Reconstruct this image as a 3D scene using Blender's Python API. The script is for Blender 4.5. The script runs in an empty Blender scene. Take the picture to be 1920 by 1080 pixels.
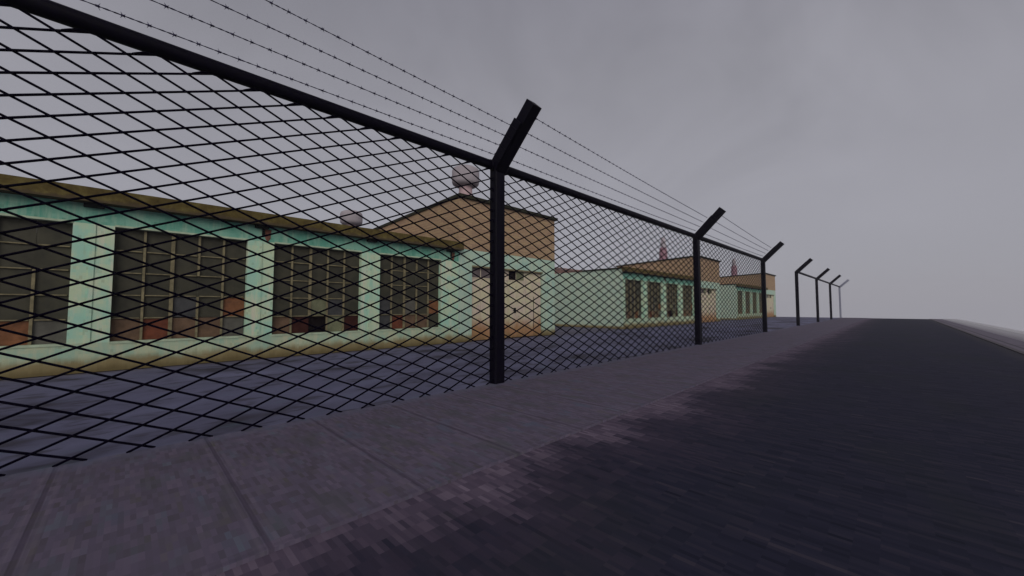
import bpy, math, random
from mathutils import Vector, Matrix
random.seed(7)
S = bpy.context.scene
COL = S.collection
R = math.radians

# ---------------------------------------------------------------- helpers
def lin(c):
    c = c / 255.0
    return c / 12.92 if c <= 0.04045 else ((c + 0.055) / 1.055) ** 2.4
def rgb(r, g, b, k=1.0):
    return (lin(r) * k, lin(g) * k, lin(b) * k, 1.0)

class MB:
    """collects shapes that become ONE mesh object"""
    def __init__(s):
        s.v = []; s.f = []; s.m = []; s.sm = []
    def quad(s, a, b, c, d, m=0):
        i = len(s.v); s.v += [tuple(a), tuple(b), tuple(c), tuple(d)]
        s.f.append((i, i + 1, i + 2, i + 3)); s.m.append(m); s.sm.append(False)
    def poly(s, pts, m=0):
        i = len(s.v); s.v += [tuple(p) for p in pts]
        s.f.append(tuple(range(i, i + len(pts)))); s.m.append(m); s.sm.append(False)
    def box(s, x0, x1, y0, y1, z0, z1, m=0):
        P = [(x0,y0,z0),(x1,y0,z0),(x1,y1,z0),(x0,y1,z0),(x0,y0,z1),(x1,y0,z1),(x1,y1,z1),(x0,y1,z1)]
        s.hexa(P, m)
    def hexa(s, P, m=0):
        i = len(s.v); s.v += [tuple(p) for p in P]
        for q in ((0,3,2,1),(4,5,6,7),(0,1,5,4),(1,2,6,5),(2,3,7,6),(3,0,4,7)):
            s.f.append(tuple(i + k for k in q)); s.m.append(m); s.sm.append(False)
    def bevbox(s, x0, x1, y0, y1, z0, z1, b=0.012, m=0):
        """upright box with chamfered vertical edges and top"""
        def ring(x0, x1, y0, y1, b, z):
            return [(x0+b,y0,z),(x1-b,y0,z),(x1,y0+b,z),(x1,y1-b,z),(x1-b,y1,z),(x0+b,y1,z),(x0,y1-b,z),(x0,y0+b,z)]
        r = [ring(x0,x1,y0,y1,b,z0), ring(x0,x1,y0,y1,b,z1-b), ring(x0+b,x1-b,y0+b,y1-b,b,z1)]
        i = len(s.v)
        for q in r: s.v += q
        for k in range(2):
            for j in range(8):
                a = i + k*8 + j; c = i + k*8 + (j+1) % 8
                s.f.append((a, c, c + 8, a + 8)); s.m.append(m); s.sm.append(False)
        s.f.append(tuple(i + 16 + j for j in range(8))); s.m.append(m); s.sm.append(False)
        s.f.append(tuple(i + 7 - j for j in range(8))); s.m.append(m); s.sm.append(False)
    def prism(s, pts, y0, y1, m=0):
        """outline in (x,z) swept from y0 to y1"""
        n = len(pts); i = len(s.v)
        s.v += [(x, y0, z) for x, z in pts] + [(x, y1, z) for x, z in pts]
        s.f.append(tuple(i + k for k in range(n))); s.m.append(m); s.sm.append(False)
        s.f.append(tuple(i + n + k for k in reversed(range(n)))); s.m.append(m); s.sm.append(False)
        for k in range(n):
            l = (k + 1) % n
            s.f.append((i + l, i + k, i + n + k, i + n + l)); s.m.append(m); s.sm.append(False)
    def tube(s, a, b, r, n=6, r2=None, m=0, caps=True, smooth=True):
        a = Vector(a); b = Vector(b); d = (b - a).normalized()
        u = d.cross(Vector((0, 0, 1)))
        if u.length < 1e-3: u = d.cross(Vector((1, 0, 0)))
        u.normalize(); w = d.cross(u)
        r2 = r if r2 is None else r2
        i = len(s.v)
        for p, q in ((a, r), (b, r2)):
            for k in range(n):
                t = 2 * math.pi * k / n
                s.v.append(tuple(p + u * math.cos(t) * q + w * math.sin(t) * q))
        for k in range(n):
            l = (k + 1) % n
            s.f.append((i + k, i + l, i + n + l, i + n + k)); s.m.append(m); s.sm.append(smooth)
        if caps:
            s.f.append(tuple(i + k for k in reversed(range(n)))); s.m.append(m); s.sm.append(False)
            s.f.append(tuple(i + n + k for k in range(n))); s.m.append(m); s.sm.append(False)
    def path(s, pts, r, n=6, m=0):
        for a, b in zip(pts, pts[1:]): s.tube(a, b, r, n, m=m, caps=False)
    def lathe(s, prof, cx, cy, n=20, m=0):
        i = len(s.v)
        for r, z in prof:
            for k in range(n):
                t = 2 * math.pi * k / n
                s.v.append((cx + r * math.cos(t), cy + r * math.sin(t), z))
        for j in range(len(prof) - 1):
            for k in range(n):
                l = (k + 1) % n
                s.f.append((i + j*n + k, i + j*n + l, i + (j+1)*n + l, i + (j+1)*n + k)); s.m.append(m); s.sm.append(True)
        s.f.append(tuple(i + (len(prof)-1)*n + k for k in range(n))); s.m.append(m); s.sm.append(False)
    def build(s, name, mats, parent=None):
        me = bpy.data.meshes.new(name)
        me.from_pydata(s.v, [], s.f)
        if not isinstance(mats, (list, tuple)): mats = [mats]
        for m in mats: me.materials.append(m)
        for p, mi, sm in zip(me.polygons, s.m, s.sm):
            p.material_index = mi; p.use_smooth = sm
        me.validate(); me.update()
        o = bpy.data.objects.new(name, me); COL.objects.link(o)
        if parent: o.parent = parent
        return o

def tag(o, label=None, cat=None, group=None, kind=None):
    if label: o['label'] = label
    if cat: o['category'] = cat
    if group: o['group'] = group
    if kind: o['kind'] = kind
    return o
def empty(name, loc):
    o = bpy.data.objects.new(name, None); COL.objects.link(o); o.location = loc
    o.empty_display_size = 0.3
    return o
def copy_tree(o, parent=None):
    c = o.copy(); COL.objects.link(c); c.parent = parent
    for ch in list(o.children): copy_tree(ch, c)
    return c

# ---------------------------------------------------------------- materials
class NT:
    def __init__(s, name, rough=0.9, spec=0.2):
        s.mat = bpy.data.materials.new(name); s.mat.use_nodes = True
        s.t = s.mat.node_tree; s.n = s.t.nodes; s.l = s.t.links
        s.b = s.n['Principled BSDF']
        s.b.inputs['Roughness'].default_value = rough
        s.b.inputs['Specular IOR Level'].default_value = spec
        s.co = s.n.new('ShaderNodeTexCoord').outputs['Object']
        sp = s.n.new('ShaderNodeSeparateXYZ'); s.l.new(s.co, sp.inputs[0])
        s.x, s.y, s.z = sp.outputs
    def val(s, inp, v):
        if isinstance(v, (int, float, tuple, list)): inp.default_value = v
        else: s.l.new(v, inp)
    def math(s, op, a, b=0.0, c=None, clamp=False):
        m = s.n.new('ShaderNodeMath'); m.operation = op; m.use_clamp = clamp
        s.val(m.inputs[0], a); s.val(m.inputs[1], b)
        if c is not None: s.val(m.inputs[2], c)
        return m.outputs[0]
    def map(s, v, a, b, c=0.0, d=1.0, smooth=True):
        m = s.n.new('ShaderNodeMapRange'); m.clamp = True
        if smooth: m.interpolation_type = 'SMOOTHSTEP'
        s.val(m.inputs[0], v)
        for k, q in enumerate((a, b, c, d)): s.val(m.inputs[k + 1], q)
        return m.outputs[0]
    def scale(s, v, sc):
        m = s.n.new('ShaderNodeVectorMath'); m.operation = 'MULTIPLY'
        s.val(m.inputs[0], v); m.inputs[1].default_value = sc
        return m.outputs[0]
    def snap(s, v, inc):
        m = s.n.new('ShaderNodeVectorMath'); m.operation = 'SNAP'
        s.val(m.inputs[0], v); m.inputs[1].default_value = inc
        return m.outputs[0]
    def comb(s, x=0.0, y=0.0, z=0.0):
        m = s.n.new('ShaderNodeCombineXYZ')
        for k, q in enumerate((x, y, z)): s.val(m.inputs[k], q)
        return m.outputs[0]
    def noise(s, v, sc=1.0, det=3.0, rough=0.6, dist=0.0):
        m = s.n.new('ShaderNodeTexNoise'); s.val(m.inputs['Vector'], v)
        m.inputs['Scale'].default_value = sc; m.inputs['Detail'].default_value = det
        m.inputs['Roughness'].default_value = rough; m.inputs['Distortion'].default_value = dist
        return m.outputs['Fac']
    def white(s, v):
        m = s.n.new('ShaderNodeTexWhiteNoise'); m.noise_dimensions = '3D'; s.val(m.inputs['Vector'], v)
        return m.outputs['Value'], m.outputs['Color']
    def ramp(s, f, stops, mode='LINEAR'):
        m = s.n.new('ShaderNodeValToRGB'); s.val(m.inputs[0], f); e = m.color_ramp
        e.interpolation = mode
        while len(e.elements) < len(stops): e.elements.new(0.5)
        for k, (p, c) in enumerate(stops): e.elements[k].position = p; e.elements[k].color = c
        return m.outputs[0]
    def mix(s, f, a, b, mode='MIX'):
        m = s.n.new('ShaderNodeMix'); m.data_type = 'RGBA'; m.blend_type = mode
        s.val(m.inputs[0], f); s.val(m.inputs[6], a); s.val(m.inputs[7], b)
        return m.outputs[2]
    def color(s, c): s.val(s.b.inputs['Base Color'], c)
    def bump(s, h, strength=0.3, dist=0.01):
        m = s.n.new('ShaderNodeBump'); m.inputs['Strength'].default_value = strength
        m.inputs['Distance'].default_value = dist; s.val(m.inputs['Height'], h)
        s.l.new(m.outputs[0], s.b.inputs['Normal'])

KG = 2.1      # photo pixel value -> albedo for level ground
KW = 1.85     # same for the walls

def mat_sidewalk():
    n = NT('pavement concrete', 0.95, 0.1)
    tx = n.snap(n.co, (0.075, 0.022, 10.0))
    wv, wc = n.white(tx)
    big = n.noise(n.scale(tx, (1.0, 3.0, 1.0)), 2.2, 4, 0.7)
    huen = n.noise(n.scale(tx, (3.0, 9.0, 1.0)), 1.3, 2, 0.6)
    f = n.math('ADD', n.math('MULTIPLY', big, 0.68), n.math('MULTIPLY', wv, 0.32))
    c = n.ramp(f, [(0.28, rgb(58, 53, 61, KG * 0.94)), (0.5, rgb(66, 60, 73, KG * 0.94)), (0.74, rgb(75, 67, 80, KG * 0.94))])
    c = n.mix(n.map(huen, 0.52, 0.85), c, rgb(68, 72, 82, KG * 0.94))
    c = n.mix(n.map(huen, 0.45, 0.15), c, rgb(66, 64, 58, KG * 0.94))
    pat = n.noise(n.scale(tx, (1.2, 2.6, 1.0)), 1.6, 3, 0.55)
    c = n.mix(n.map(pat, 0.53, 0.68, 0.0, 0.5), c, rgb(54, 55, 56, KG * 0.94))
    c = n.mix(n.map(pat, 0.40, 0.32, 0.0, 0.5), c, rgb(58, 65, 78, KG * 0.94))
    # joints between the slabs
    jy = n.math('ABSOLUTE', n.math('SUBTRACT', n.math('FLOORED_MODULO', n.math('ADD', n.y, 0.25 - 0.39 + 7.8), 0.775), 0.39))
    j = n.map(jy, 0.006, 0.016, 1.0, 0.0)
    jx = n.map(n.math('ABSOLUTE', n.math('ADD', n.x, 1.985)), 0.004, 0.02, 0.35, 0.0)
    jj = n.math('MAXIMUM', j, jx)
    c = n.mix(n.math('MULTIPLY', jj, 0.6), c, rgb(50, 44, 55, KG * 0.94))
    lt = n.map(n.math('ABSOLUTE', n.math('SUBTRACT', jy, 0.036)), 0.004, 0.014, 0.13, 0.0)
    c = n.mix(lt, c, rgb(96, 88, 96, KG * 0.94))
    # bluish dust along the foot of the fence
    c = n.mix(n.map(n.x, -3.9, -3.75, 0.35, 0.0), c, rgb(72, 74, 90, KG * 0.94))
    n.color(c)
    n.bump(n.math('SUBTRACT', n.math('MULTIPLY', f, 0.5), jj), 0.25, 0.01)
    return n.mat

def mat_road():
    n = NT('asphalt with worn concrete edge', 0.95, 0.08)
    tx = n.snap(n.co, (0.09, 0.026, 10.0))
    sx = n.n.new('ShaderNodeSeparateXYZ'); n.l.new(tx, sx.inputs[0])
    wv, wc = n.white(tx)
    st = n.noise(n.scale(tx, (1.3, 15.0, 1.0)), 1.0, 4, 0.75)
    big = n.noise(n.scale(n.co, (1.0, 0.5, 1.0)), 0.9, 3, 0.6)
    f = n.math('ADD', n.math('MULTIPLY', st, 0.8), n.math('MULTIPLY', wv, 0.2))
    c = n.ramp(f, [(0.3, rgb(18, 19, 29, KG)), (0.5, rgb(27, 27, 39, KG)), (0.64, rgb(34, 32, 42, KG)), (0.76, rgb(52, 48, 54, KG))])
    c = n.mix(n.map(big, 0.45, 0.7, 0.0, 0.6), c, rgb(26, 28, 33, KG))
    # concrete edge worn away in ragged steps
    sy = sx.outputs[1]
    rag = n.noise(n.comb(0.0, n.math('MULTIPLY', sy, 1.1), 3.0), 1.0, 3, 0.6)
    rag2 = n.noise(n.scale(tx, (5.0, 12.0, 1.0)), 1.0, 3, 0.7)
    dash = n.noise(n.comb(0.0, n.math('MULTIPLY', sy, 2.3), 8.0), 1.0, 4, 0.75)
    edge = n.math('ADD', n.math('MULTIPLY', n.math('SUBTRACT', rag, 0.5), 1.5), n.math('MULTIPLY', n.math('SUBTRACT', rag2, 0.5), 0.75))
    per = n.math('ABSOLUTE', n.math('SUBTRACT', n.math('FLOORED_MODULO', n.math('ADD', sy, n.math('MULTIPLY', rag, 0.5)), 0.78), 0.39))
    dash = n.math('MAXIMUM', dash, n.math('MULTIPLY', n.map(per, 0.03, 0.10, 0.66, 0.0), n.map(sy, 9.0, 15.0)))
    dash = n.math('MULTIPLY', dash, n.map(n.noise(n.comb(0.0, n.math('MULTIPLY', sy, 1.4), 5.0), 1.0, 2, 0.6), 0.38, 0.52, 0.55, 1.0))
    edge = n.math('ADD', edge, n.map(dash, 0.6, 0.66, 0.0, 0.75))
    e = n.math('SUBTRACT', n.math('ADD', sx.outputs[0], 1.70), edge)
    lite = n.math('MAXIMUM', n.noise(n.scale(tx, (2.0, 3.0, 1.0)), 0.9, 3, 0.6), n.map(dash, 0.58, 0.66, 0.0, 0.57))
    conc = n.ramp(n.math('ADD', n.math('MULTIPLY', lite, 0.7), n.math('MULTIPLY', wv, 0.3)),
                  [(0.32, rgb(50, 45, 56, KG)), (0.5, rgb(65, 57, 69, KG)), (0.7, rgb(88, 78, 89, KG))])
    c = n.mix(n.map(e, -0.22, 0.16, 1.0, 0.0), c, conc)
    c = n.mix(n.math('MULTIPLY', n.map(e, 0.0, 0.9, 0.6, 0.0), n.map(rag2, 0.3, 0.7, 0.2, 1.0)), c, rgb(50, 42, 53, KG))
    # right gutter
    c = n.mix(n.map(n.x, 1.55, 1.95, 0.0, 0.35), c, rgb(52, 50, 50, KG))
    n.color(c); n.bump(f, 0.25, 0.008)
    return n.mat

def mat_yard():
    n = NT('yard concrete', 0.95, 0.1)
    big = n.noise(n.scale(n.co, (0.9, 0.45, 1.0)), 0.9, 4, 0.6, 0.6)
    sm = n.noise(n.scale(n.co, (2.2, 0.9, 1.0)), 2.0, 3, 0.6)
    c = n.ramp(big, [(0.36, rgb(44, 42, 50, KG)), (0.46, rgb(69, 68, 85, KG)), (0.7, rgb(82, 82, 102, KG))])
    c = n.mix(n.map(sm, 0.46, 0.34, 0.0, 0.75), c, rgb(50, 48, 56, KG))
    c = n.mix(n.map(sm, 0.55, 0.75, 0.0, 0.5), c, rgb(70, 80, 92, KG))
    # duller grey towards the foot of the walls
    c = n.mix(n.map(n.x, -8.75, -9.2, 0.0, 0.5), c, rgb(66, 62, 66, KG))
    n.color(c); n.bump(sm, 0.2, 0.01)
    return n.mat

def mat_ground():
    n = NT('bare earth', 1.0, 0.05)
    f = n.noise(n.co, 0.8, 5, 0.65)
    n.color(n.ramp(f, [(0.3, rgb(58, 55, 60, KG)), (0.7, rgb(82, 78, 84, KG))]))
    return n.mat

def mat_side():
    n = NT('far pavement', 0.95, 0.1)
    tx = n.snap(n.co, (0.09, 0.03, 10.0))
    f = n.noise(n.scale(tx, (2, 7, 1)), 1.0, 4, 0.7)
    c = n.ramp(f, [(0.3, rgb(62, 58, 66, KG)), (0.7, rgb(84, 79, 88, KG))])
    a = n.math('ABSOLUTE', n.math('SUBTRACT', n.x, 2.22))
    c = n.mix(n.map(a, 0.02, 0.05, 0.7, 0.0), c, rgb(42, 39, 44, KG))
    c = n.mix(n.map(n.x, 2.02, 2.1, 0.6, 0.0), c, rgb(48, 46, 44, KG))
    n.color(c)
    return n.mat

def paint(name, base, alt, pale, dirt_z=0.0, streak=0.5, k=KW, rust=0.0):
    """old wall paint: streaks, patches, flaking; dirt splashed up from the ground"""
    n = NT(name, 0.85, 0.2)
    h = n.math('ADD', n.x, n.y)
    v = n.comb(h, n.z, 0.0)
    tx = n.snap(v, (0.035, 0.05, 1.0))
    s1 = n.noise(n.scale(v, (7.0, 0.7, 1.0)), 1.0, 4, 0.65)
    p = n.noise(n.scale(tx, (1.0, 1.0, 1.0)), 2.6, 5, 0.7)
    wv, wc = n.white(tx)
    c = n.mix(n.map(p, 0.38, 0.62), rgb(*base, k), rgb(*alt, k))
    c = n.mix(n.math('MULTIPLY', n.map(s1, 0.48, 0.68), streak), c, rgb(*pale, k))
    c = n.mix(n.math('MULTIPLY', n.map(s1, 0.4, 0.25), 0.45), c, rgb(base[0]*.78, base[1]*.8, base[2]*.78, k))
    c = n.mix(n.map(wv, 0.9, 1.0, 0.0, 0.35), c, rgb(base[0]*.7, base[1]*.72, base[2]*.68, k))
    if dirt_z:
        d = n.math('ADD', n.z, n.math('MULTIPLY', n.math('SUBTRACT', n.noise(n.scale(tx, (2.5, 1.0, 1.0)), 1.0, 4, 0.7), 0.5), dirt_z * 1.3))
        c = n.mix(n.map(d, dirt_z * 1.25, dirt_z * 0.55, 0.0, 0.9), c, rgb(96, 82, 52, k))
        c = n.mix(n.map(d, dirt_z * 0.6, 0.0, 0.0, 0.8), c, rgb(70, 60, 36, k))
    if rust:
        d = n.math('ADD', n.z, n.math('MULTIPLY', n.math('SUBTRACT', n.noise(n.scale(tx, (1.6, 1.2, 1.0)), 1.3, 4, 0.7), 0.5), 0.9))
        c = n.mix(n.map(d, rust, rust * 0.35, 0.0, 0.85), c, rgb(118, 82, 50, k))
        c = n.mix(n.map(d, rust * 0.3, -0.1, 0.0, 0.7), c, rgb(74, 62, 38, k))
    n.color(c); n.bump(p, 0.2, 0.008)
    return n.mat

def mat_brick():
    n = NT('weathered brick', 0.95, 0.1)
    v = n.comb(n.math('ADD', n.x, n.y), n.z, 0.0)
    b = n.n.new('ShaderNodeTexBrick'); n.l.new(v, b.inputs['Vector'])
    b.inputs['Color1'].default_value = rgb(114, 95, 77, KW); b.inputs['Color2'].default_value = rgb(126, 106, 84, KW)
    b.inputs['Mortar'].default_value = rgb(104, 84, 70, KW)
    b.inputs['Scale'].default_value = 1.0; b.inputs['Mortar Size'].default_value = 0.008
    b.inputs['Brick Width'].default_value = 0.24; b.inputs['Row Height'].default_value = 0.085
    w = n.noise(n.scale(v, (1.6, 7.0, 1.0)), 1.0, 4, 0.7, 1.2)
    c = n.mix(n.map(w, 0.45, 0.7, 0.0, 0.7), b.outputs['Color'], rgb(130, 112, 82, KW))
    c = n.mix(n.map(w, 0.42, 0.25, 0.0, 0.6), c, rgb(96, 79, 66, KW))
    n.color(c); n.bump(b.outputs['Fac'], -0.25, 0.006)
    return n.mat

def plain(name, c, k=1.0, rough=0.9, spec=0.1, var=0.25, sc=6.0, c2=None):
    n = NT(name, rough, spec)
    f = n.noise(n.co, sc, 4, 0.65)
    d = c2 or tuple(q * (1 - var) for q in c)
    n.color(n.ramp(f, [(0.35, rgb(*d, k)), (0.65, rgb(*c, k))]))
    return n.mat

def mat_fascia():
    n = NT('mossy roof edge', 0.95, 0.08)
    v = n.comb(n.math('ADD', n.x, n.y), n.z, 0.0)
    f = n.noise(n.scale(v, (3.0, 3.0, 1.0)), 2.0, 5, 0.7)
    c = n.ramp(f, [(0.3, rgb(48, 40, 22, KW)), (0.5, rgb(64, 55, 30, KW)), (0.7, rgb(80, 72, 42, KW))])
    d = n.math('ADD', n.z, n.math('MULTIPLY', n.math('SUBTRACT', f, 0.5), 0.12))
    c = n.mix(n.map(d, 2.80, 2.74, 0.0, 0.75), c, rgb(54, 46, 38, KW))
    n.color(c); n.bump(f, 0.3, 0.01)
    return n.mat

M = dict(
    sidewalk=mat_sidewalk(), road=mat_road(), yard=mat_yard(), ground=mat_ground(), far=mat_side(),
    teal=paint('teal lintel paint', (70, 118, 102), (98, 136, 119), (130, 145, 126), 0, 0.5),
    pier=paint('pale pier paint', (144, 156, 130), (120, 153, 136), (160, 156, 138), 0.0, 0.8),
    base=paint('stained plinth paint', (138, 143, 118), (116, 139, 122), (150, 147, 124), 0.24, 0.55),
    endwall=paint('teal end wall paint', (120, 135, 123), (128, 139, 124), (136, 141, 130), 0.14, 0.4, k=2.2),
    tealpier=paint('blue green pier paint', (120, 143, 132), (134, 148, 130), (148, 151, 135), 0.22, 0.55),
    door=paint('cream door paint', (148, 134, 123), (150, 146, 118), (160, 150, 130), 0, 0.6, rust=0.8),
    brick=mat_brick(), fascia=mat_fascia(),
    tar=plain('dark roof felt', (40, 40, 30), 1.6, var=0.4),
    trim=plain('pale sill edge', (140, 152, 130), KW, var=0.15),
    glass=plain('grimy glass', (57, 55, 45), 1.6, 0.5, 0.12, c2=(45, 44, 37), sc=3.0),
    bars=plain('rusty cream glazing bars', (112, 104, 80), 1.6, var=0.25, sc=9.0),
    redpane=plain('rust red board', (92, 52, 38), 1.6, var=0.25),
    orange=plain('orange brown board', (108, 72, 50), 1.6, var=0.25),
    brownpane=plain('dull brown board', (86, 68, 54), 1.7, var=0.2),
    greypane=plain('grey blue pane', (76, 74, 68), 1.7, 0.5, var=0.15),
    hole=plain('dark empty pane', (22, 14, 16), 1.0, var=0.3),
    maroon=plain('maroon board', (52, 26, 22), 1.6, var=0.3),
    dusty=plain('dusty violet pane', (84, 76, 76), 1.7, 0.6, var=0.15),
    moss=plain('grey green pane', (96, 98, 76), 1.7, var=0.2),
    slate=plain('dark violet pane', (58, 58, 58), 1.7, 0.5, var=0.2),
    black=plain('black paint', (5, 1, 20), 0.9, 0.55, 0.08, var=0.5, sc=20.0),
    fence=plain('black coated wire', (4, 1, 20), 0.9, 0.8, 0.03, var=0.3),
    wire=plain('dark galvanised barbed wire', (44, 40, 66), 1.4, 0.7, 0.2, var=0.3, sc=30.0),
    fade=plain('grey with painted fog fade', (100, 101, 112), 2.2, 0.9, 0.1, var=0.08),  # farthest post only: its fading into fog is painted as a paler colour
    stack=plain('fog paled pinkish brick flue', (136, 116, 118), KW, var=0.12, sc=4.0),  # distance fog put into the colour, paled to a pinkish grey
    stackred=plain('reddish brick flue', (114, 86, 94), KW, var=0.2, sc=4.0),
    cowl=plain('fog paled grey metal cowl', (140, 132, 136), 1.35, 0.8, var=0.06, sc=2.0),  # paled close to the sky tone, fog fade painted into the colour
    rust=plain('rust stain', (98, 66, 54), KW, var=0.3, sc=12.0),
    dark=plain('sooty bracket', (20, 24, 24), 1.2, var=0.4, sc=12.0),
    redroof=plain('faded red roof', (112, 88, 82), KW, var=0.15),
)

# ---------------------------------------------------------------- setting
CREST = 49.9
def prof(y):
    return 0.0 if y <= CREST else -(y - CREST) * 0.22
YS = [-40, -8, 4, 16, 28, 40, CREST, CREST + 4, CREST + 30, 190]
def strip(name, x0, x1, z, mat, label=None, xs=None, ys=None):
    mb = MB()
    xs = xs or [x0, x1]
    ys = ys or YS
    for a, b in zip(xs, xs[1:]):
        for c, d in zip(ys, ys[1:]):
            mb.quad((a, c, z + prof(c)), (b, c, z + prof(c)), (b, d, z + prof(d)), (a, d, z + prof(d)))
    o = mb.build(name, mat); tag(o, label, kind='structure')
    return o
FX = -3.96            # fence line
BX = -9.2             # front of the buildings
# ground: one sheet that falls away on the right, on the far side and far left
mb = MB()
GX = [(-130, -22), (-40, -0.05), (-9, -0.05), (3.3, -0.05), (3.62, -0.16), (6, -0.9), (30, -9), (90, -30)]
for (a, za), (b, zb) in zip(GX, GX[1:]):
    for c, d in zip(YS, YS[1:]):
        mb.quad((a, c, za + prof(c)), (b, c, zb + prof(c)), (b, d, zb + prof(d)), (a, d, za + prof(d)))
tag(mb.build('ground', M['ground']), 'bare grey earth falling away beyond the road', kind='structure')
strip('yard', -38, FX, -0.012, M['yard'], 'bluish grey concrete yard behind the fence')
strip('road', -1.96, 1.96, -0.02, M['road'], 'dark asphalt road running to the crest')
mb = MB()
for c, d in zip(YS, YS[1:]):
    mb.hexa([(FX, c, prof(c) - .04), (-1.96, c, prof(c) - .04), (-1.96, d, prof(d) - .04), (FX, d, prof(d) - .04),
             (FX, c, prof(c)), (-1.96, c, prof(c)), (-1.96, d, prof(d)), (FX, d, prof(d))])
tag(mb.build('pavement', M['sidewalk']), 'grey violet slab pavement between fence and road', kind='structure')
mb = MB()
for c, d in zip(YS, YS[1:]):
    mb.hexa([(1.96, c, prof(c) - .04), (3.4, c, prof(c) - .04), (3.4, d, prof(d) - .04), (1.96, d, prof(d) - .04),
             (1.96, c, prof(c)), (3.4, c, prof(c)), (3.4, d, prof(d)), (1.96, d, prof(d))])
tag(mb.build('far_pavement', M['far']), 'narrow grey pavement on the right side of the road', kind='structure')

# ---------------------------------------------------------------- fences
PITCH = 7.68
def py(k): return 3.66 + PITCH * (k - 1)
PX, PY2 = 0.072, 0.088          # half sizes of a post
def make_post(parent, k, mat, label=None):
    y = py(k)
    mb = MB(); mb.bevbox(FX - PX, FX + PX, y - PY2, y + PY2, 0, 3.06, 0.014)
    p = mb.build('post', mat, parent); tag(p, label)
    # leaning arm for the barbed wire
    a0 = Vector((FX + 0.01, y, 3.0)); d = Vector((0.705, 0, 0.71)).normalized(); nrm = Vector((-d.z, 0, d.x))
    L = 0.99; h = 0.085; w = 0.078
    mb = MB()
    def bar(s0, s1, h0, h1, w0, w1):
        P = []
        for s, in ((s0,), (s1,)):
            for (u, v) in ((h0, w0), (h1, w0), (h1, w1), (h0, w1)):
                q = a0 + d * s + nrm * u; P.append((q.x, q.y + v, q.z))
        mb.hexa(P)
    bar(0, L, -h, h, -w, w)
    bar(0.02, L * 0.72, -h * 0.9, h * 1.02, -w - 0.035, -w)      # stiffening strip
    for t in WIRE_T: bar(t, t + 0.014, -h * 0.9, h * 1.06, -w - 0.042, -w - 0.034)
    a = mb.build('arm', mat, p); tag(a, label and label.replace('post', 'arm of the farthest post'))
    return p
WIRE_T = (0.17, 0.31, 0.45, 0.6)
def make_rail(parent, k):
    mb = MB(); mb.tube((FX, py(k), 3.045), (FX, py(k + 1), 3.045), 0.062, 18, caps=False)
    for e in (0, 1):                                            # collars at the posts
        yy = py(k + e) + (PY2 + 0.005 if e == 0 else -PY2 - 0.065)
        mb.tube((FX, yy, 3.045), (FX, yy + 0.06, 3.045), 0.069, 18)
    return mb.build('rail', M['black'], parent)
MP, MZ = 0.343, 0.148
SL = MZ / MP
def make_mesh(parent, k):
    y0, y1, z0, z1 = py(k) + 0.02, py(k + 1) - 0.02, 0.0, 3.02
    mb = MB()
    def seg(c, sgn, x):
        # z = sgn*SL*(y-c) clipped to the bay
        pts = []
        ya, yb = (c, c + z1 / SL) if sgn > 0 else (c - z1 / SL, c)
        ya, yb = max(ya, y0), min(yb, y1)
        if yb - ya < 0.03: return
        za, zb = sgn * SL * (ya - c), sgn * SL * (yb - c)
        mb.tube((x, ya, za), (x, yb, zb), 0.0086, 6, caps=False)
    for i in range(-60, 260):
        seg(0.028 + MP * i - 12.0 * MP, 1, FX + 0.004)
        seg(0.180 + MP * i - 12.0 * MP, -1, FX - 0.004)
    # the top of each diamond is hooked round the rail: a small curl of wire
    i0 = math.floor((y0 - 0.18) / MP); i1 = math.ceil((y1 - 0.18) / MP)
    for i in range(-60, 260):
        c = 0.028 + MP * i - 12.0 * MP
        yt = c + 2.93 / SL
        if y0 < yt < y1 - 0.12:
            pts = []
            for t in range(6):
                u = t / 5.0
                pts.append((FX + 0.01, yt + 0.115 * u, 2.93 + 0.05 * math.sin(u * math.pi * 0.5)))
            mb.path(pts, 0.0086, 5)
    o = mb.build('mesh_panel', M['fence'], parent)
    return o
NEAR = [(-3.81, 3.14), (-3.67, 3.297), (-3.52, 3.443), (-3.354, 3.593)]
FAR = [(-3.935, 3.195), (-3.836, 3.30), (-3.735, 3.408), (-3.63, 3.52)]
def make_wires(parent, k):
    for w in range(4):
        rnd = random.Random(100 * k + w)
        a = Vector((NEAR[w][0], py(k) + 0.05, NEAR[w][1])); b = Vector((FAR[w][0], py(k + 1) - 0.05, FAR[w][1]))
        mb = MB(); N = 90
        L = (b - a).length
        def at(t, ph, r=0.0032):
            p = a.lerp(b, t); p.z -= 0.018 * 4 * t * (1 - t)
            an = t * L * 55 + ph
            return p + Vector((math.cos(an) * r, 0, math.sin(an) * r))
        for ph in (0.0, math.pi):                                # two twisted strands
            mb.path([at(i / (N * 2), ph) for i in range(N * 2 + 1)], 0.0032, 4)
        s = 0.06 + rnd.random() * 0.05
        while s < L - 0.05:
            p = at(s / L, 0, 0)
            rot = rnd.random() * 3
            for q in range(4):
                an = rot + q * math.pi / 2
                dv = Vector((math.cos(an), 0.55 * (1 if q % 2 else -1), math.sin(an))).normalized() * 0.026
                mb.tube(p - dv * 0.1, p + dv, 0.0031, 4, 0.0014)
            mb.tube(p - Vector((0, 0.011, 0)), p + Vector((0, 0.011, 0)), 0.0075, 6)
            s += 0.134 + rnd.uniform(-0.012, 0.012)
        mb.build('barbed_wire', M['wire'], parent)

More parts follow.
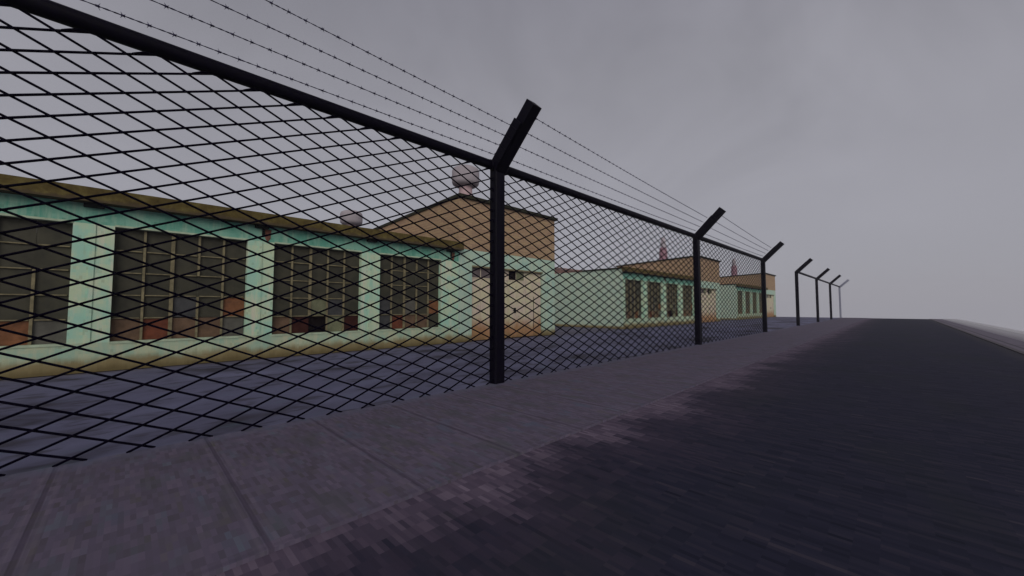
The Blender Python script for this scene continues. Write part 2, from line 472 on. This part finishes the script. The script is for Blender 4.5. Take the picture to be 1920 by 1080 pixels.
fence = empty('chain_link_fence', (0, 0, 0))
tag(fence, 'tall black chain-link fence with wire mesh and barbed wire, before the open gap', 'fence')
for k in range(0, 4): make_post(fence, k, M['black'])
for k in range(0, 3):
    make_rail(fence, k); make_mesh(fence, k); make_wires(fence, k)
far = empty('fence_frame', (0, 0, 0))
tag(far, 'distant black fence frame, posts and top rail without mesh, beyond the open gap', 'fence')
for k in range(4, 8):
    make_post(far, k, M['fade'] if k == 7 else M['black'], 'pale grey farthest post' if k == 7 else None)  # the farthest post's pale grey is painted fog fade
for k in range(4, 7): make_rail(far, k)

# ---------------------------------------------------------------- buildings
WIN = [(0.21, 2.075), (2.54, 4.405), (4.87, 6.735), (7.215, 9.06)]
ZB, ZT = 0.47, 2.40
LOWTOP = 2.72
Y1, Y2 = 9.67, 14.23            # tall end bay
DEP = 5.8
GAR = (10.19, 13.505, 2.33)     # garage opening
def wall_quad(mb, y0, y1, z0, z1, m, x=0.0):
    mb.quad((x, y0, z0), (x, y1, z0), (x, y1, z1), (x, y0, z1), m)

def make_window(root, idx, y0, y1):
    rnd = random.Random(40 + idx)
    xg = -0.13
    n = 5; cw = (y1 - y0) / n; rh = (ZT - ZB) / n
    special = {
        0: {(3, 0): 'orange', (4, 0): 'greypane', (0, 1): 'slate', (2, 2): 'slate', (1, 0): 'brownpane'},
        1: {(1, 0): 'redpane', (4, 1): 'orange', (0, 0): 'brownpane', (2, 0): 'brownpane', (3, 0): 'brownpane', (4, 0): 'greypane', (2, 1): 'slate'},
        2: {(1, 0): 'maroon', (2, 0): 'hole', (4, 0): 'maroon', (0, 0): 'brownpane', (3, 0): 'moss', (3, 1): 'slate', (2, 1): 'moss'},
        3: {(1, 0): 'redpane', (4, 1): 'orange', (0, 0): 'slate', (2, 0): 'brownpane', (3, 0): 'brownpane', (2, 1): 'greypane', (0, 1): 'slate'},
    }[idx]
    mb = MB()
    for i in range(n):
        for j in range(n):
            if (i, j) in special: continue
            ti = rnd.uniform(-0.006, 0.006); tj = rnd.uniform(-0.006, 0.006)
            ya, yb, za, zb = y0 + i*cw, y0 + (i+1)*cw, ZB + j*rh, ZB + (j+1)*rh
            mb.quad((xg + ti, ya, za), (xg - ti, yb, za), (xg - ti + tj, yb, zb), (xg + ti + tj, ya, zb))
    w = mb.build('window', M['glass'], root)
    for (i, j), mk in special.items():
        ya, yb, za, zb = y0 + i*cw, y0 + (i+1)*cw, ZB + j*rh, ZB + (j+1)*rh
        mb = MB(); back = -0.05 if mk == 'hole' else 0.004
        mb.box(xg + back - 0.01, xg + back, ya + .008, yb - .008, za + .008, zb - .008)
        nm = {'hole': 'missing_pane', 'slate': 'pane', 'greypane': 'pane', 'moss': 'pane'}.get(mk, 'board')
        o = mb.build(nm, M[mk], w)
        lb = {'hole': 'empty black pane', 'redpane': 'rust red board in place of a pane', 'orange': 'orange brown board in place of a pane',
              'maroon': 'dark maroon board in place of a pane', 'brownpane': 'dull brown board in place of a pane'}.get(mk)
        tag(o, lb)
    # glazing bars, some of them broken off
    mb = MB(); t = 0.019
    for i in range(1, n):
        y = y0 + i * cw
        tt = 0.026 if i == 2 else 0.017
        segs = []
        for j in range(n):
            if rnd.random() > 0.07: segs.append(j)
        for j in segs:
            mb.box(xg + 0.006, xg + 0.045, y - tt, y + tt, ZB + j*rh, ZB + (j+1)*rh - 0.001)
    for j in range(1, n):
        z = ZB + j * rh + rnd.uniform(-0.01, 0.01)
        for i in range(n):
            if rnd.random() > 0.1:
                mb.box(xg + 0.008, xg + 0.036, y0 + i*cw + 0.028, y0 + (i+1)*cw - 0.028, z - 0.009, z + 0.009)
    mb.build('glazing_bars', M['bars'], w)
    mb = MB()
    mb.box(-0.12, 0.012, y0 - 0.0, y1 + 0.0, ZB - 0.03, ZB + 0.006)
    mb.build('sill', M['trim'], w)
    mb = MB(); mb.box(-0.12, 0.008, y0, y1, ZT - 0.012, ZT + 0.02)
    mb.build('head_trim', M['trim'], w)
    return w

def make_building(yL, variant):
    root = empty('workshop_building', (BX, yL, 0))
    # ---- walls: front with real openings, end walls, back
    mb = MB()
    TEAL, PIER, BASE, END, TP, BRK = range(6)
    d = 0.14
    yy = [0.0]
    for a, b in WIN: yy += [a, b]
    yy.append(Y1)
    for k in range(len(yy) - 1):
        a, b = yy[k], yy[k + 1]
        iswin = k % 2 == 1
        wall_quad(mb, a, b, 0, ZB - (0.03 if iswin else 0), BASE)
        wall_quad(mb, a, b, ZT + (0.02 if iswin else 0), LOWTOP, TEAL)
        if not iswin:
            wall_quad(mb, a, b, ZB, ZT, PIER)
        else:
            mb.quad((0, a, ZB), (0, a, ZT), (-d, a, ZT), (-d, a, ZB), PIER)
            mb.quad((0, b, ZT), (0, b, ZB), (-d, b, ZB), (-d, b, ZT), PIER)
            mb.quad((-d, a, ZT + .02), (0, a, ZT + .02), (0, b, ZT + .02), (-d, b, ZT + .02), TEAL)
            mb.quad((-d, a, ZB - .03), (-d, b, ZB - .03), (0, b, ZB - .03), (0, a, ZB - .03), BASE)
    g0, g1, gz = GAR
    wall_quad(mb, Y1, g0, 0, gz, TP); wall_quad(mb, g1, Y2, 0, gz, TP)
    wall_quad(mb, Y1, g0, gz, 2.8, TP); wall_quad(mb, g0, g1, gz, 2.8, TP); wall_quad(mb, g1, Y2, gz, 2.8, TP)
    mb.quad((0, g0, 0), (0, g0, gz), (-d, g0, gz), (-d, g0, 0), TP)
    mb.quad((0, g1, gz), (0, g1, 0), (-d, g1, 0), (-d, g1, gz), TP)
    mb.quad((-d, g0, gz), (0, g0, gz), (0, g1, gz), (-d, g1, gz), TP)
    # end wall facing along the fence, low
    mb.poly([(-DEP, 0, 0), (0, 0, 0), (0, 0, 2.88), (-2.25, 0, 2.88), (-DEP, 0, 2.88)], END)
    mb.quad((-DEP, Y2, 0), (-DEP, 0, 0), (-DEP, 0, 2.88), (-DEP, Y2, 2.88), END)
    mb.quad((0, Y2, 0), (-DEP, Y2, 0), (-DEP, Y2, 2.8), (0, Y2, 2.8), END)
    mb.build('wall', [M['teal'], M['pier'], M['base'], M['endwall'], M['tealpier'], M['brick']], root)
    # ---- brick upper storey of the end bay, roof falls to the back
    zf, zb = 4.37, 4.12
    mb = MB()
    mb.quad((0.0, Y1, 2.8), (0.0, Y2, 2.8), (0.0, Y2, zf), (0.0, Y1, zf))
    mb.quad((-DEP, Y1, 2.8), (0, Y1, 2.8), (0, Y1, zf), (-DEP, Y1, zb))
    mb.quad((0, Y2, 2.8), (-DEP, Y2, 2.8), (-DEP, Y2, zb), (0, Y2, zf))
    mb.quad((-DEP, Y2, 2.8), (-DEP, Y1, 2.8), (-DEP, Y1, zb), (-DEP, Y2, zb))
    up = mb.build('upper_storey', M['brick'], root)
    mb = MB()
    mb.prism([(0.1, zf - 0.01), (0.1, zf + 0.085), (-DEP - .1, zb + 0.075), (-DEP - .1, zb - 0.02)], Y1 - 0.05, Y2 + 0.09)
    mb.build('upper_roof', M['tar'], root)
    # ---- low roof
    mb = MB()
    mb.box(-2.3, 0.0, -0.06, Y1 - 0.003, 2.883, 2.945)
    mb.prism([(-2.303, 2.883), (-2.303, 2.945), (-DEP - .1, 3.55), (-DEP - .1, 3.46), (-3.6, 3.1), (-2.5, 2.885)], -0.06, Y1 - 0.003, 1)
    rf = mb.build('roof', [M['tar'], M['redroof']], root)
    mb = MB()
    mb.poly([(-DEP, 0, 2.881), (-2.45, 0, 2.881), (-3.6, 0, 3.085), (-DEP, 0, 3.45)], 0)
    mb.build('rear_gable', M['redroof'], rf)
    mb = MB(); mb.box(0.003, 0.23, -0.08, Y1 + 0.02, 2.722, 2.95)
    mb.box(-0.4, 0.003, 0.001, Y1 - 0.004, 2.722, 2.88)
    mb.build('fascia', M['fascia'], rf)
    # ---- dark drain brackets and the rust below them
    for i in range(5):
        yc = [0.1, 2.31, 4.64, 6.98, 9.36][i]
        mb = MB(); mb.box(0.0025, 0.12, yc - 0.13, yc + 0.1, 2.66, 2.7215)
        if i in (2, 4): mb.tube((0.03, yc + 0.02, 2.66), (0.03, yc + 0.02, 2.52), 0.024, 8)
        b = mb.build('drain_bracket', M['dark'], root)
        if i in (2, 4):
            mb = MB(); mb.poly([(0.004, yc + 0.05, 2.655), (0.004, yc + 0.17, 2.655), (0.004, yc + 0.155, 2.47), (0.004, yc + 0.11, 2.40), (0.004, yc + 0.06, 2.46)])
            mb.build('rust_stain', M['rust'], b)
    # pier edge beads
    for a, b in WIN:
        mb = MB()
        yp = b + 0.20
        if b < 9: mb.box(0.0, 0.014, yp - 0.012, yp + 0.05, ZB + .002, ZT - .002); mb.build('pier_bead', M['pier'], root)
    for i, (a, b) in enumerate(WIN): make_window(root, i, a, b)
    # ---- garage doors in the end bay
    off = 2.74
    for q, (a, b) in enumerate(((g0 + .01, 9.06 + off), (9.075 + off, g1 - .01))):
        mb = MB()
        mb.box(-0.13, -0.085, a, b, 0.01, gz - 0.05)
        k = 4
        for i in range(k):                                       # boards of the leaf
            ya = a + (b - a) * i / k; yb = a + (b - a) * (i + 1) / k
            mb.box(-0.085, -0.07, ya + 0.006, yb - 0.006, 0.02, 1.93)
        mb.box(-0.085, -0.06, a, b, 1.935, 1.965)
        leaf = mb.build('garage_door', M['door'], root)
        if q == 0: panes = [(7.48, 7.84, 'dusty'), (7.88, 8.3, 'dusty'), (8.34, 8.7, 'moss')]
        else: panes = [(9.11, 9.44, 'hole'), (9.47, 9.84, 'moss')]
        for (u, v, mk) in panes:
            mb = MB(); mb.box(-0.084, -0.074, u + off, v + off, 1.975, 2.27)
            o = mb.build('pane', M[mk], leaf)
            if mk == 'hole': tag(o, 'empty black pane')
        if q == 1:
            mb = MB(); yc = 9.39 + off
            mb.box(-0.07, -0.06, yc - 0.05, yc + 0.05, 0.84, 1.02)
            mb.tube((-0.06, yc, 0.93), (-0.02, yc, 0.93), 0.014, 8); mb.tube((-0.02, yc + .01, 0.93), (-0.02, yc - 0.12, 0.93), 0.012, 8)
            mb.build('handle', M['dark'], leaf)
            mb = MB(); mb.box(-0.07, -0.062, 9.17 + off, 9.25 + off, 1.66, 1.72)
            mb.build('label_plate', M['trim'], leaf)
            mb = MB(); mb.box(-0.069, -0.066, 10.34 + off, 10.365 + off, 0.3, 1.42)
            mb.build('door_scratch', M['dark'], leaf)  # thin dark strip for a vertical scratch on the leaf
    mb = MB(); mb.box(-0.13, 0.03, g0 + .002, g1 - .002, gz - 0.05, gz - 0.004)
    mb.build('door_lintel', M['bars'], root)
    # ---- chimney on the end bay
    cx, cy = -3.5, 12.65
    mb = MB()
    if variant == 'cowl':
        mb.lathe([(0.285, 4.1), (0.28, 6.22)], cx, cy, 16)
        ch = mb.build('chimney', M['stack'], root)
        mb = MB()
        mb.lathe([(0.285, 6.10), (0.44, 6.13), (0.55, 6.21), (0.575, 6.3), (0.575, 6.74), (0.54, 6.85), (0.4, 6.93), (0.2, 6.96)], cx, cy, 24)
        mb.build('cowl', M['cowl'], ch)
        tag(ch, 'pinkish chimney with a wide round cowl')
    else:
        mb.lathe([(0.31, 4.1), (0.3, 5.1), (0.27, 5.5), (0.22, 5.65)], cx, cy, 16)
        ch = mb.build('chimney', M['stackred'], root)
        mb = MB(); mb.lathe([(0.2, 5.6), (0.19, 6.0), (0.16, 6.3), (0.1, 6.45)], cx, cy, 16)
        mb.build('fog_faded_flue', M['cowl'], ch)  # narrow pale top imitates the chimney fading upward into fog
        tag(ch, 'reddish chimney with a narrow flue paled as if by fog')
    return root

G = 'workshops in a row behind the fence'
b1 = make_building(-2.74, 'cowl')
tag(b1, 'nearest and largest teal and brick workshop, with a wide round cowl on its chimney', 'workshop', G)
b2 = make_building(16.66, 'fog_faded_flue')
tag(b2, 'middle teal and brick workshop, seen between the two nearest fence posts', 'workshop', G)
b3 = copy_tree(b2); b3.location = (BX, 35.05, 0)
b3['label'] = 'farthest and smallest teal and brick workshop, behind the third fence post by the open gap'

# free-standing chimney behind the nearest workshop
mb = MB(); root = empty('chimney', (-20.0, 8.1, 0))
mb.lathe([(0.45, 0), (0.4, 0.3), (0.3, 0.35), (0.285, 5.4)], 0, 0, 16); mb.build('stack', M['stack'], root)
mb = MB(); mb.lathe([(0.285, 5.30), (0.43, 5.33), (0.53, 5.41), (0.55, 5.5), (0.55, 5.85), (0.51, 5.96), (0.38, 6.03), (0.2, 6.06)], 0, 0, 24)
mb.build('cowl', M['cowl'], root)
tag(root, 'lone pale round-capped chimney just showing over the low roof of the nearest workshop', 'chimney')

# ---------------------------------------------------------------- air
mb = MB(); mb.box(-140, 100, -45, 200, -75, 9.0)
n = bpy.data.materials.new('haze'); n.use_nodes = True; t = n.node_tree
t.nodes.clear()
out = t.nodes.new('ShaderNodeOutputMaterial'); pv = t.nodes.new('ShaderNodeVolumePrincipled')
pv.inputs['Color'].default_value = (0.9, 0.88, 0.95, 1); pv.inputs['Density'].default_value = 0.0013
pv.inputs['Anisotropy'].default_value = 0.0
t.links.new(pv.outputs[0], out.inputs['Volume'])
hz = mb.build('haze', n); tag(hz, 'thin grey fog over the whole place', kind='stuff')

# low mist lying in the hollow on the right of the road
mb = MB(); mb.prism([(2.65, -0.03), (3.45, -0.03), (3.7, -0.3), (20, -6.5), (20, -5.5), (6, -0.6), (3.5, 0.06), (2.95, 0.06), (2.65, 0.01)], 9.5, 49.0)
n = bpy.data.materials.new('mist'); n.use_nodes = True; t = n.node_tree
t.nodes.clear()
out = t.nodes.new('ShaderNodeOutputMaterial'); pv = t.nodes.new('ShaderNodeVolumePrincipled')
pv.inputs['Color'].default_value = (0.97, 0.95, 1.0, 1); pv.inputs['Density'].default_value = 0.75
t.links.new(pv.outputs[0], out.inputs['Volume'])
tag(mb.build('mist', n), 'low pale mist lying along the right of the road', kind='stuff')

# ---------------------------------------------------------------- sky and light
SUN = Vector((0.68, -0.58, 0.46)).normalized()
w = bpy.data.worlds.new('World'); S.world = w; w.use_nodes = True
t = w.node_tree; N = t.nodes; L = t.links
bg = N['Background']; bg.inputs['Strength'].default_value = 0.1
tc = N.new('ShaderNodeTexCoord')
sk = N.new('ShaderNodeTexSky'); sk.sky_type = 'NISHITA'; sk.sun_disc = False
sk.sun_elevation = math.asin(SUN.z); sk.sun_rotation = math.atan2(SUN.x, SUN.y)
sp = N.new('ShaderNodeSeparateXYZ'); L.new(tc.outputs['Generated'], sp.inputs[0])
rp = N.new('ShaderNodeValToRGB'); L.new(sp.outputs[2], rp.inputs[0])
e = rp.color_ramp
stops = [(0.0, (156, 155, 163)), (0.16, (157, 156, 164)), (0.34, (152, 151, 159)), (0.5, (145, 144, 152)), (0.64, (136, 135, 144)), (1.0, (122, 121, 130))]
while len(e.elements) < len(stops): e.elements.new(0.5)
for el, (p, c) in zip(e.elements, stops): el.position = p; el.color = rgb(*c)
# soft cloud streaks
mp = N.new('ShaderNodeMapping'); L.new(tc.outputs['Generated'], mp.inputs[0]); mp.inputs['Scale'].default_value = (1.6, 1.0, 2.0)
nz = N.new('ShaderNodeTexNoise'); L.new(mp.outputs[0], nz.inputs['Vector'])
nz.inputs['Scale'].default_value = 1.5; nz.inputs['Detail'].default_value = 4; nz.inputs['Roughness'].default_value = 0.55; nz.inputs['Distortion'].default_value = 0.6
mr = N.new('ShaderNodeMapRange'); L.new(nz.outputs['Fac'], mr.inputs[0])
for k, q in enumerate((0.3, 0.7, 0.86, 1.12)): mr.inputs[k + 1].default_value = q
# the clouds dissolve into fog towards the horizon
fd = N.new('ShaderNodeMapRange'); L.new(sp.outputs[2], fd.inputs[0])
for k, q in enumerate((0.08, 0.4, 0.0, 1.0)): fd.inputs[k + 1].default_value = q
mxf = N.new('ShaderNodeMix'); mxf.data_type = 'FLOAT'
L.new(fd.outputs[0], mxf.inputs[0]); mxf.inputs[2].default_value = 1.0; L.new(mr.outputs[0], mxf.inputs[3])
ml = N.new('ShaderNodeVectorMath'); ml.operation = 'SCALE'; L.new(rp.outputs[0], ml.inputs[0])
m10 = N.new('ShaderNodeMath'); m10.operation = 'MULTIPLY'; L.new(mxf.outputs[0], m10.inputs[0]); m10.inputs[1].default_value = 10.0
L.new(m10.outputs[0], ml.inputs['Scale'])
mx = N.new('ShaderNodeMix'); mx.data_type = 'RGBA'; mx.inputs[0].default_value = 0.97
L.new(sk.outputs[0], mx.inputs[6]); L.new(ml.outputs[0], mx.inputs[7])
L.new(mx.outputs[2], bg.inputs['Color'])

sd = bpy.data.lights.new('sun', 'SUN'); sd.energy = 1.5; sd.angle = R(45); sd.color = (1.0, 0.97, 0.92)
so = bpy.data.objects.new('sun', sd); COL.objects.link(so)
so.rotation_euler = SUN.to_track_quat('Z', 'Y').to_euler(); so.location = (10, -10, 20)

# ---------------------------------------------------------------- camera
cd = bpy.data.cameras.new('camera'); cam = bpy.data.objects.new('camera', cd); COL.objects.link(cam)
cd.sensor_width = 36.0; cd.sensor_fit = 'HORIZONTAL'; cd.lens = 36.0 * 720 / 1920
cd.clip_start = 0.05; cd.clip_end = 2000
th = R(45.0447); ph = R(2.8227)
fwd = Vector((-math.sin(th) * math.cos(ph), math.cos(th) * math.cos(ph), math.sin(ph)))
cam.location = (0, 0, 1.05)
cam.rotation_euler = fwd.to_track_quat('-Z', 'Y').to_euler()
S.camera = cam
S.view_settings.view_transform = 'Standard'; S.view_settings.look = 'None'
S.view_settings.exposure = 0.0; S.view_settings.gamma = 1.0
